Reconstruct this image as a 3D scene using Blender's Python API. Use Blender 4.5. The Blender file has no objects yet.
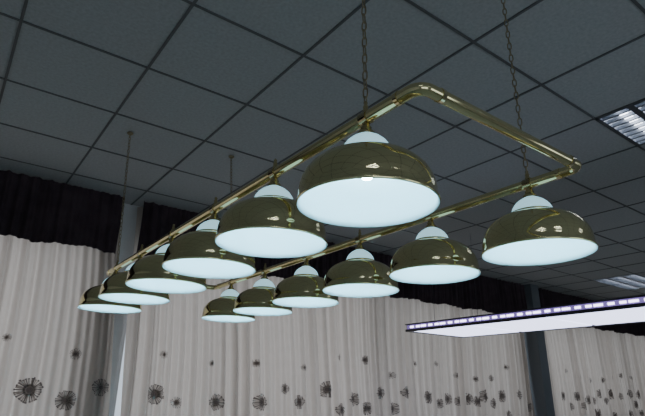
import bpy, bmesh, math, random
from mathutils import Vector, Matrix
random.seed(7)
CZ=1.5
S=bpy.context.scene
# ---------------- materials ----------------
def mat(name, col=(.5,.5,.5), rough=.5, metal=0, emis=None, es=0, noise=None, trans=None, spec=.5):
    m=bpy.data.materials.new(name); m.use_nodes=True
    nt=m.node_tree; b=nt.nodes['Principled BSDF']
    b.inputs['Base Color'].default_value=(*col,1)
    b.inputs['Roughness'].default_value=rough
    b.inputs['Metallic'].default_value=metal
    b.inputs['Specular IOR Level'].default_value=spec
    if emis:
        b.inputs['Emission Color'].default_value=(*emis,1); b.inputs['Emission Strength'].default_value=es
    if noise:
        sc,amt=noise
        tc=nt.nodes.new('ShaderNodeTexCoord'); n=nt.nodes.new('ShaderNodeTexNoise')
        n.inputs['Scale'].default_value=sc; n.inputs['Detail'].default_value=4
        nt.links.new(tc.outputs['Object'],n.inputs['Vector'])
        r=nt.nodes.new('ShaderNodeValToRGB')
        r.color_ramp.elements[0].position=.3; r.color_ramp.elements[1].position=.7
        r.color_ramp.elements[0].color=(*[c*(1-amt) for c in col],1)
        r.color_ramp.elements[1].color=(*[min(1,c*(1+amt)) for c in col],1)
        nt.links.new(n.outputs['Fac'],r.inputs['Fac']); nt.links.new(r.outputs['Color'],b.inputs['Base Color'])
    if trans is not None:
        t=nt.nodes.new('ShaderNodeBsdfTranslucent'); mx=nt.nodes.new('ShaderNodeMixShader')
        t.inputs['Color'].default_value=(*trans[0],1)
        mx.inputs['Fac'].default_value=trans[1]
        o=nt.nodes['Material Output']
        nt.links.new(b.outputs[0],mx.inputs[1]); nt.links.new(t.outputs[0],mx.inputs[2]); nt.links.new(mx.outputs[0],o.inputs['Surface'])
    return m
M_brass=mat('polished_brass',(.84,.76,.42),.06,1)
M_brassd=mat('aged_brass',(.66,.57,.30),.14,1)
M_inner=mat('white_enamel',(.68,.87,.93),.45,spec=.3)
M_frost=mat('frosted_glass',(.5,.72,.8),.3,0,(.48,.86,1.0),.85)
M_bulb=mat('lit_bulb',(1,1,1),.5,0,(.50,.86,1.0),150)
M_tile=mat('ceiling_tile',(.46,.47,.48),.95,noise=(60,.10),spec=.1)
M_tbar=mat('ceiling_tbar',(.12,.125,.13),.6)
M_wall=mat('painted_wall',(.82,.84,.86),.8,noise=(3,.05))
M_floor=mat('vinyl_floor',(.24,.27,.24),.5,noise=(5,.15))
M_sheer=mat('sheer_curtain',(.54,.48,.43),.9,noise=(9,.07),trans=((.62,.55,.49),.5),spec=.05)
M_motif=mat('curtain_motif_print',(.19,.17,.17),.9,trans=((.22,.19,.18),.5),spec=.05)
M_motif2=mat('curtain_motif_petals',(.33,.30,.28),.9,trans=((.38,.34,.31),.5),spec=.05)
M_val=mat('valance_fabric',(.066,.048,.056),.95,noise=(6,.2),spec=.05)
M_col=mat('column_paint',(.16,.18,.20),.6)
M_frame=mat('window_frame_white',(.7,.72,.74),.4)
M_dark=mat('fixture_dark_plastic',(.03,.03,.04),.35)
M_led=mat('led_diffuser',(.8,.8,.9),.5,0,(.68,.72,1.0),3.2)
M_leds=mat('led_side_slot',(.8,.8,.9),.5,0,(.75,.68,1.0),6)
M_purp=mat('fixture_side_glow',(.25,.2,.4),.4,0,(.35,.25,.75),.5)
M_tube=mat('fluorescent_tube',(1,1,1),.5,0,(.85,.9,1.0),11)
M_refl=mat('louvre_aluminium',(.22,.24,.27),.35,.8)
M_chain=mat('chain_metal',(.36,.31,.20),.35,1)
M_trim=mat('trim_paint',(.35,.34,.33),.6)

def obj(name,bm,mats,smooth=False,loc=(0,0,0),parent=None,autos=None):
    me=bpy.data.meshes.new(name); bm.to_mesh(me); bm.free()
    for m in mats: me.materials.append(m)
    if smooth:
        for p in me.polygons: p.use_smooth=True
    o=bpy.data.objects.new(name,me); o.location=loc
    S.collection.objects.link(o)
    if parent: o.parent=parent
    return o
def box(bm,a,b,mi=0):
    x0,y0,z0=a;x1,y1,z1=b
    v=[bm.verts.new(p) for p in [(x0,y0,z0),(x1,y0,z0),(x1,y1,z0),(x0,y1,z0),(x0,y0,z1),(x1,y0,z1),(x1,y1,z1),(x0,y1,z1)]]
    for q in [(0,3,2,1),(4,5,6,7),(0,1,5,4),(1,2,6,5),(2,3,7,6),(3,0,4,7)]:
        f=bm.faces.new([v[i] for i in q]); f.material_index=mi
def lathe(bm,prof,n=64,mi=0,c=(0,0,0),close=False):
    rings=[]
    for r,z in prof:
        if r<1e-5: rings.append([bm.verts.new((c[0],c[1],c[2]+z))])
        else: rings.append([bm.verts.new((c[0]+r*math.cos(2*math.pi*i/n),c[1]+r*math.sin(2*math.pi*i/n),c[2]+z)) for i in range(n)])
    for A,B in zip(rings,rings[1:]):
        for i in range(n):
            j=(i+1)%n
            if len(A)==1 and len(B)==1: continue
            if len(A)==1: f=bm.faces.new((A[0],B[j],B[i]))
            elif len(B)==1: f=bm.faces.new((A[i],A[j],B[0]))
            else: f=bm.faces.new((A[i],A[j],B[j],B[i]))
            f.material_index=mi; f.smooth=True
def tube(bm,pts,r,n=16,mi=0,closed=False,caps=True):
    pts=[Vector(p) for p in pts]; N=len(pts); rings=[]
    up=Vector((0,0,1))
    for i,p in enumerate(pts):
        if closed: t=(pts[(i+1)%N]-pts[i-1])
        else: t=pts[min(i+1,N-1)]-pts[max(i-1,0)]
        t.normalize()
        a=t.cross(up)
        if a.length<1e-3: a=t.cross(Vector((1,0,0)))
        a.normalize(); b=a.cross(t)
        rings.append([bm.verts.new(p+a*r*math.cos(2*math.pi*k/n)+b*r*math.sin(2*math.pi*k/n)) for k in range(n)])
    rr=range(N) if closed else range(N-1)
    for i in rr:
        A=rings[i];B=rings[(i+1)%N]
        for k in range(n):
            f=bm.faces.new((A[k],A[(k+1)%n],B[(k+1)%n],B[k])); f.material_index=mi; f.smooth=True
    if caps and not closed:
        for R in (rings[0],rings[-1]):
            f=bm.faces.new(R); f.material_index=mi

# ---------------- room ----------------
CH=CZ+1.667
T=.62
X0,X1,Y0,Y1=-4*T,24*T,-4*T,4.80
bm=bmesh.new(); box(bm,(X0,Y0,-.1),(X1,Y1,0)); obj('floor',bm,[M_floor])
troff=[((5*T,T),(6*T,2*T)),((13*T,5*T),(15*T,6*T)),((5*T,-3*T),(6*T,-2*T)),((13*T,T),(15*T,2*T)),((-2*T,-2*T),(0,-1*T)),((1*T,-3*T),(2*T,-2*T))]  # first two in view; the rest unseen, added for ambient light and reflections
def in_troff(cx,cy):
    return any(a[0]<cx<b[0] and a[1]<cy<b[1] for a,b in troff)
bm=bmesh.new()
nx=int(round((X1-X0)/T)); ny=int((Y1-Y0)/T)+1
for i in range(nx):
    for j in range(ny):
        x=X0+i*T; y=Y0+j*T; x2=min(x+T,X1); y2=min(y+T,Y1)
        if x2-x<.01 or y2-y<.01: continue
        if in_troff((x+x2)/2,(y+y2)/2): continue
        dz=random.uniform(0,.002)
        box(bm,(x+.001,y+.001,CH+dz),(x2-.001,y2-.001,CH+.03))
w=.007
for i in range(nx+1):
    x=X0+i*T
    box(bm,(x-w,Y0,CH-.004),(x+w,Y1,CH+.012),1)
for j in range(ny+1):
    y=Y0+j*T
    if y<=Y1: box(bm,(X0,y-w,CH-.0035),(X1,y+w,CH+.012),1)
obj('ceiling',bm,[M_tile,M_tbar])
# troffers, including the added unseen ones
for (a,b) in troff:
    bm=bmesh.new()
    x0,y0=a;x1,y1=b; h=.09
    box(bm,(x0,y0,CH+h),(x1,y1,CH+h+.01),1)
    for q in [((x0,y0),(x0+.02,y1)),((x1-.02,y0),(x1,y1)),((x0,y0),(x1,y0+.02)),((x0,y1-.02),(x1,y1))]:
        box(bm,(q[0][0],q[0][1],CH-.006),(q[1][0],q[1][1],CH+h),1)
    nt_=3
    for k in range(nt_):
        yy=y0+(y1-y0)*(k+.5)/nt_
        tube(bm,[(x0+.03,yy,CH+.055),(x1-.03,yy,CH+.055)],.022,10,0)
    for k in range(1,nt_):
        yy=y0+(y1-y0)*k/nt_
        box(bm,(x0+.02,yy-.020,CH-.004),(x1-.02,yy+.020,CH+.03),1)
    nb=int((x1-x0)/.068)
    for k in range(1,nb):
        xx=x0+(x1-x0)*k/nb
        box(bm,(xx-.008,y0+.02,CH-.003),(xx+.008,y1-.02,CH+.020),1)
    obj('ceiling_troffer_light',bm,[M_tube,M_refl])
# walls
wins=[(-1.9,1.0),(1.33,4.35),(4.40,7.5),(8.0,11.0),(11.05,14.4)]
WZ0,WZ1=.9,2.75
bm=bmesh.new()
box(bm,(X0-.15,Y1,0),(X1+.15,Y1+.2,WZ0)); box(bm,(X0-.15,Y1,WZ1),(X1+.15,Y1+.2,CH+.2))
prev=X0-.15
for a,b in wins+[(X1+.15,None)]:
    box(bm,(prev,Y1,WZ0),(a,Y1+.2,WZ1)); prev=b
obj('wall_back',bm,[M_wall])
bm=bmesh.new(); box(bm,(X0-.15,Y0,0),(X0,Y1,CH+.2)); obj('wall_left',bm,[M_wall])
bm=bmesh.new(); box(bm,(X1,Y0,0),(X1+.15,Y1,CH+.2)); obj('wall_right',bm,[M_wall])
added_wins=[(-1.6,.6),(1.6,3.8),(5.5,7.7),(9.5,11.7)]  # unseen windows behind the camera, added to lift ambient and brass reflections
bm=bmesh.new()
box(bm,(X0-.15,Y0-.15,0),(X1+.15,Y0,WZ0)); box(bm,(X0-.15,Y0-.15,2.4),(X1+.15,Y0,CH+.2))
prev=X0-.15
for a,b in added_wins+[(X1+.15,None)]:
    box(bm,(prev,Y0-.15,WZ0),(a,Y0,2.4)); prev=b
obj('wall_front',bm,[M_wall])
bm=bmesh.new(); box(bm,(X0,Y1-.02,0),(X1,Y1,.1)); obj('baseboard_back',bm,[M_trim])
def window(name,a,b,ya,yb,z0,z1,n=3):
    bm=bmesh.new(); f=.05
    box(bm,(a,ya,z0),(a+f,yb,z1)); box(bm,(b-f,ya,z0),(b,yb,z1))
    box(bm,(a,ya,z0),(b,yb,z0+f)); box(bm,(a,ya,z1-f),(b,yb,z1))
    for k in range(1,n):
        xx=a+(b-a)*k/n; box(bm,(xx-.02,ya,z0+f),(xx+.02,yb,z1-f))
    obj(name,bm,[M_frame])
def daylight(name,a,b,y,z0,z1,e,back=True):
    L=bpy.data.lights.new(name,'AREA'); L.shape='RECTANGLE'; L.size=b-a; L.size_y=z1-z0
    L.energy=e; L.color=(.94,.95,1) if back else (.85,.92,1)
    o=bpy.data.objects.new(name,L); o.location=((a+b)/2,y,(z0+z1)/2); o.rotation_euler=(math.radians(-90 if back else 90),0,0)
    S.collection.objects.link(o)
i=1
for (a,b) in wins:
    window('window_%d'%i,a,b,Y1+.06,Y1+.12,WZ0,WZ1)
    daylight('daylight_%d'%i,a,b,Y1+.35,WZ0,WZ1,(11.5 if a<4.4 else 7)*(b-a)/2.8); i+=1
for (a,b) in added_wins:
    window('window_%d'%i,a,b,Y0-.10,Y0-.05,WZ0,2.4,2)
    daylight('daylight_%d'%i,a,b,Y0-.3,WZ0,2.4,6,False); i+=1  # fill light through the added front windows
# column
bm=bmesh.new(); box(bm,(7.60,4.50,0),(7.82,4.80,CH)); 
box(bm,(7.58,4.48,0),(7.84,4.80,.12)); obj('column',bm,[M_col])

# ---------------- curtains ----------------
def wavef(x,A,lam,ph):
    m=.65+.45*math.sin(x*5.3+ph)+.25*math.sin(x*12.7+2*ph)
    m=max(.25,m)
    return A*(m*math.sin(2*math.pi*x/lam+ph+1.3*math.sin(x*2.1+ph))+.4*math.sin(2*math.pi*x/(lam*.43)+2*ph+math.sin(3.3*x)))
def curtain(name,xa,xb,z0,z1,yb,A,lam,ph,mi_m,skew=(0,0),flowers=None,scal=0,rows=14):
    bm=bmesh.new()
    n=int((xb-xa)/.009)
    def P(x,z,off=0):
        t=(x-xa)/(xb-xa); s=skew[0]*(1-t)+skew[1]*t
        hz=(z1-z)/(z1-z0)
        amp=.75+.35*hz
        return Vector((x+s*(z1-z)/1.5, yb+amp*wavef(x+.03*math.sin(z*1.7+x),A,lam,ph)-off, z))
    g=[]
    for j in range(rows+1):
        row=[]
        for i in range(n+1):
            x=xa+(xb-xa)*i/n; zz=z0+(z1-z0)*j/rows
            if j==0 and scal: zz+=scal*math.sin(x*9+ph)+scal*.5*math.sin(x*23)
            row.append(bm.verts.new(P(x,zz)))
        g.append(row)
    for j in range(rows):
        for i in range(n):
            f=bm.faces.new((g[j][i],g[j][i+1],g[j+1][i+1],g[j+1][i])); f.smooth=True
    if flowers:
        for (fx,fz,fr) in flowers:
            if not (xa+fr<fx<xb-fr): continue
            def q(poly,mi,off):
                vs=[bm.verts.new(P(fx+a,fz+b,off)) for a,b in poly]
                f=bm.faces.new(vs); f.material_index=mi
            nn=16; R3=4
            for k in range(nn):
                a0=2*math.pi*k/nn;a1=2*math.pi*(k+1)/nn
                for s in range(R3):
                    c0=fr*.46*s/R3; c1=fr*.46*(s+1)/R3
                    mi=1 if s<2 else 2
                    if s==0: q([(0,0),(c1*math.cos(a0),c1*math.sin(a0)),(c1*math.cos(a1),c1*math.sin(a1))],1,.006)
                    else: q([(c0*math.cos(a0),c0*math.sin(a0)),(c1*math.cos(a0),c1*math.sin(a0)),(c1*math.cos(a1),c1*math.sin(a1)),(c0*math.cos(a1),c0*math.sin(a1))],mi,.006)
            np_=30 if fr>.05 else 20
            for k in range(np_):
                a=2*math.pi*(k+random.uniform(-.25,.25))/np_; L=fr*random.uniform(.9,1.05); wd=fr*.04
                segs=7
                for s in range(segs):
                    r0=fr*.30+(L-fr*.30)*s/segs; r1=fr*.30+(L-fr*.30)*(s+1)/segs
                    w0=wd*(1+.3*s/segs); w1=wd*(1+.3*(s+1)/segs)
                    if s==segs-1: w0*=1.7; w1*=1.3
                    ca,sa=math.cos(a),math.sin(a)
                    q([(r0*ca-w0*sa,r0*sa+w0*ca),(r0*ca+w0*sa,r0*sa-w0*ca),(r1*ca+w1*sa,r1*sa-w1*ca),(r1*ca-w1*sa,r1*sa+w1*ca)],1 if (s==segs-1 or k%3==0) else 2,.0065)
    return obj(name,bm,[mi_m,M_motif,M_motif2])
fl=[(.54,1.465,.095),(.84,1.75,.045),(1.05,1.49,.07),(.80,1.39,.075),(1.56,1.44,.085),(1.76,1.37,.05),(2.16,1.37,.075),(2.66,1.37,.08),(3.13,1.37,.07),(2.6,1.74,.04),(2.95,1.5,.055),(1.62,1.78,.035),(2.1,1.72,.03),(3.2,1.72,.035),(.35,1.85,.03)]
x=3.5
while x<14.4:
    fl.append((x,random.uniform(1.38,1.50),random.uniform(.07,.09)))
    fl.append((x+.2,random.uniform(1.66,1.85),random.uniform(.035,.055)))
    if random.random()<.7: fl.append((x+.2,random.uniform(1.28,1.4),random.uniform(.06,.075)))
    x+=random.uniform(.36,.48)
x=-2.2
while x<14.4:
    for zz in (1.1,.8,.5,.25):
        if random.random()<.7: fl.append((x+random.uniform(-.15,.15),zz+random.uniform(-.08,.08),random.uniform(.06,.1)))
    if x<.3: fl.append((x,random.uniform(1.36,1.6),.07))
    x+=.45
SZ=CH-.05
YS=4.69;A=.040
curtain('sheer_curtain',-2.35,1.13,.06,SZ,YS,A,.155,.3,M_sheer,(0,.13),fl,rows=20)
curtain('sheer_curtain.001',1.27,7.57,.06,SZ,YS,A,.15,1.3,M_sheer,(.09,0),fl,rows=20)
curtain('sheer_curtain.002',7.88,14.8,.06,SZ,YS,A,.15,3.3,M_sheer,(0,0),fl,rows=20)
VB=CZ+1.12
curtain('curtain_valance',-2.38,1.12,VB,CH-.012,4.585,.026,.11,.5,M_val,(0,.0),None,.012,rows=6)
curtain('curtain_valance.001',1.29,7.55,VB,CH-.012,4.585,.026,.11,1.5,M_val,(0,0),None,.012,rows=6)
curtain('curtain_valance.002',7.88,14.82,VB,CH-.012,4.585,.026,.11,2.5,M_val,(0,0),None,.012,rows=6)

# ---------------- billiard light frame ----------------
XL,XR=.775,1.503; YN,YF=.67,3.30; RZ=CZ+.667; RR=.0165
def rrect(rad,n=8):
    cs=[(XR-rad,YF-rad,0),(XL+rad,YF-rad,90),(XL+rad,YN+rad,180),(XR-rad,YN+rad,270)]
    pts=[]
    for cx,cy,a0 in cs:
        for k in range(n+1):
            a=math.radians(a0+90*k/n); pts.append((cx+rad*math.cos(a),cy+rad*math.sin(a),RZ))
    out=[]
    for i,p in enumerate(pts):
        q=Vector(pts[(i+1)%len(pts)]); p=Vector(p); d=(q-p).length
        out.append(p)
        m=int(d/.15)
        for k in range(1,m): out.append(p.lerp(q,k/m))
    return out
bm=bmesh.new()
tube(bm,rrect(.036),RR,24,0,closed=True)
for (cx,cy,d) in [(XL,YN+.07,'y'),(XR,YN+.07,'y'),(XL+.07,YN,'x'),(XR-.07,YN,'x'),(XL,YF-.07,'y'),(XR,YF-.07,'y'),(XL+.07,YF,'x'),(XR-.07,YF,'x')]:
    dv=Vector((0,.006,0)) if d=='y' else Vector((.006,0,0))
    c=Vector((cx,cy,RZ)); tube(bm,[c-dv,c+dv],RR+.002,24,0)
lampL=[.86+.45*k for k in range(6)]
lampR=[.85+.438*k for k in range(6)]
for X,LY in ((XL,lampL),(XR,lampR)):
    for y in LY:
        c=Vector((X,y,RZ)); tube(bm,[c-Vector((0,.014,0)),c+Vector((0,.014,0))],RR+.0025,24,1)
        lathe(bm,[(.0085,.015),(.0085,.022),(.006,.026),(.0075,.033),(.0045,.040),(.006,.046),(0,.053)],16,1,(X,y,RZ))
frame=obj('billiard_table_light',bm,[M_brass,M_brassd])
def chain(name,p0,p1):
    bm=bmesh.new(); p0=Vector(p0);p1=Vector(p1); d=(p1-Vector((0,0,.022)))-p0; L=d.length
    pitch=.0265; n=int(L/pitch); q=d.to_track_quat('Z','Y').to_matrix().to_4x4()
    for i in range(n+1):
        c=p0+d*(i/n); R=q@Matrix.Rotation(math.pi/2*(i%2)+.35,4,'Z')
        pts=[]
        for k in range(14):
            a=2*math.pi*k/14; lx=.0062*math.cos(a); lz=.0155*math.sin(a) 
            lx=max(-.0062,min(.0062,lx*1.25))
            pts.append((lx,0,lz))
        rings=[]
        for k,pt in enumerate(pts):
            t=(Vector(pts[(k+1)%14])-Vector(pts[k-1])).normalized(); a=Vector((0,1,0)); b=a.cross(t)
            rings.append([bm.verts.new(c+(R.to_3x3()@(Vector(pt)+.0021*(a*math.cos(2*math.pi*s/6)+b*math.sin(2*math.pi*s/6))))) for s in range(6)])
        for k in range(14):
            A_=rings[k];B=rings[(k+1)%14]
            for s in range(6):
                f=bm.faces.new((A_[s],A_[(s+1)%6],B[(s+1)%6],B[s])); f.smooth=True
    lathe(bm,[(.0,0),(.02,0),(.022,-.006),(.012,-.016),(0,-.02)],16,0,p1)
    return obj(name,bm,[M_chain],parent=frame)
CT=CH-.0062
chain('chain_1',(XL,lampL[0],RZ+.05),(XL,lampL[0],CT))
chain('chain_2',(XR,lampR[0],RZ+.05),(XR,lampR[0],CT))
chain('chain_3',(XL,lampL[5],RZ+.05),(XL,3.3,CT))
chain('chain_4',(XR,lampR[5],RZ+.05),(XR,3.2,CT))

def shade_mesh():
    bm=bmesh.new()
    D=.012
    out=[(.1735,-D),(.1760,-D+.003),(.1745,-D+.008),(.1715,-D+.013),(.1710,.016),(.1690,.034),(.1640,.052),(.1555,.069),(.1430,.085),(.1260,.099),(.1050,.110),(.0840,.117),(.0710,.120)]
    lathe(bm,out,96,0)
    lathe(bm,[(.0710,.120),(.0735,.124),(.070,.128),(.064,.128)],64,0)
    inn=[(.1735,-D),(.1710,-D+.001),(.1685,-D+.014),(.1685,.015),(.1665,.033),(.1615,.051),(.1530,.067),(.1405,.083),(.1235,.097),(.1030,.108),(.0820,.115),(.062,.118)]
    lathe(bm,inn[::-1],96,1)
    cap=[(.066,.124),(.065,.134),(.060,.147),(.052,.159),(.041,.169),(.030,.176),(.021,.181),(.015,.184),(0,.185)]
    lathe(bm,cap,64,2)
    lathe(bm,[(.062,.118),(.066,.124)],64,1)
    lathe(bm,[(.022,.180),(.023,.187),(.019,.193),(.013,.197),(.015,.203),(.011,.208),(.010,.216),(.010,.222)],24,3)
    lathe(bm,[(.016,.18),(.016,.125),(.012,.118)],20,1)
    lathe(bm,[(.012,.118),(.018,.105),(.021,.088),(.019,.073),(.012,.061),(0,.056)],20,4)
    me=bpy.data.meshes.new('shade'); bm.to_mesh(me); bm.free()
    for m in (M_brass,M_inner,M_frost,M_brassd,M_bulb): me.materials.append(m)
    return me
sm=shade_mesh()
k=0
for X,LY in ((XL,lampL),(XR,lampR)):
    for y in LY:
        k+=1
        o=bpy.data.objects.new('lamp_shade_%d'%k,sm)
        o.location=(X,y,RZ-.232); o.rotation_euler=(0,0,k*.7); S.collection.objects.link(o); o.parent=frame

# ---------------- LED table light ----------------
bm=bmesh.new()
ax0,ax1,ay0,ay1=3.74,4.62,.7,3.62; az=CZ+.55; th=.075
box(bm,(ax0+.01,ay0+.01,az+.02),(ax1-.01,ay1-.01,az+th-.008),0)
f=.035
box(bm,(ax0,ay0,az+th-.01),(ax1,ay1,az+th),0)
for q in [((ax0,ay0),(ax0+f,ay1)),((ax1-f,ay0),(ax1,ay1)),((ax0+f,ay0),(ax1-f,ay0+f)),((ax0+f,ay1-f),(ax1-f,ay1))]:
    box(bm,(q[0][0],q[0][1],az),(q[1][0],q[1][1],az+.022),0)
npan=4; L=(ay1-ay0-2*f)
for i in range(npan):
    ya=ay0+f+L*i/npan+.018; yb=ay0+f+L*(i+1)/npan-.018
    box(bm,(ax0+f+.01,ya,az+.004),(ax1-f-.01,yb,az+.02),1)
box(bm,(ax0+.004,ay0+.02,az+.024),(ax0+.012,ay1-.02,az+.062),3)
n=36
for i in range(n):
    ya=ay0+.03+(ay1-ay0-.06)*i/n
    ln=(ay1-ay0-.06)/n*(.55 if i%3 else .8)
    box(bm,(ax0-.001,ya,az+.034),(ax0+.006,ya+ln,az+.050),2)
led=obj('led_billiard_light',bm,[M_dark,M_led,M_leds,M_purp])
for i,(xx,yy) in enumerate([(ax0+.1,ay0+.3),(ax1-.1,ay0+.3),(ax0+.1,ay1-.3),(ax1-.1,ay1-.3)]):
    bm=bmesh.new(); tube(bm,[(xx,yy,az+th-.005),(xx,yy,CT)],.0018,8); obj('suspension_cable_%d'%(i+1),bm,[M_dark],parent=led)

# ---------------- world + camera ----------------
W=bpy.data.worlds.new('World'); S.world=W; W.use_nodes=True
bg=W.node_tree.nodes['Background']; bg.inputs[0].default_value=(.75,.87,1,1); bg.inputs[1].default_value=1.0
ex=Vector((717,191,502)).normalized(); ey=Vector((-398,176,502)).normalized()
ez=ey.cross(ex)
if ez.y>0: ez=-ez
ez.normalize(); ey=(ez.cross(ex)).normalized()
if ey.z<0: ey=-ey
right=Vector((ex.x,ey.x,ez.x)); down=Vector((ex.y,ey.y,ez.y)); fwd=Vector((ex.z,ey.z,ez.z))
cam=bpy.data.cameras.new('camera'); cam.lens=28.0; cam.sensor_width=36; cam.clip_start=.02
co=bpy.data.objects.new('camera',cam); S.collection.objects.link(co)
mw=Matrix(((right.x,-down.x,-fwd.x,0),(right.y,-down.y,-fwd.y,0),(right.z,-down.z,-fwd.z,CZ),(0,0,0,1)))
co.matrix_world=mw; S.camera=co
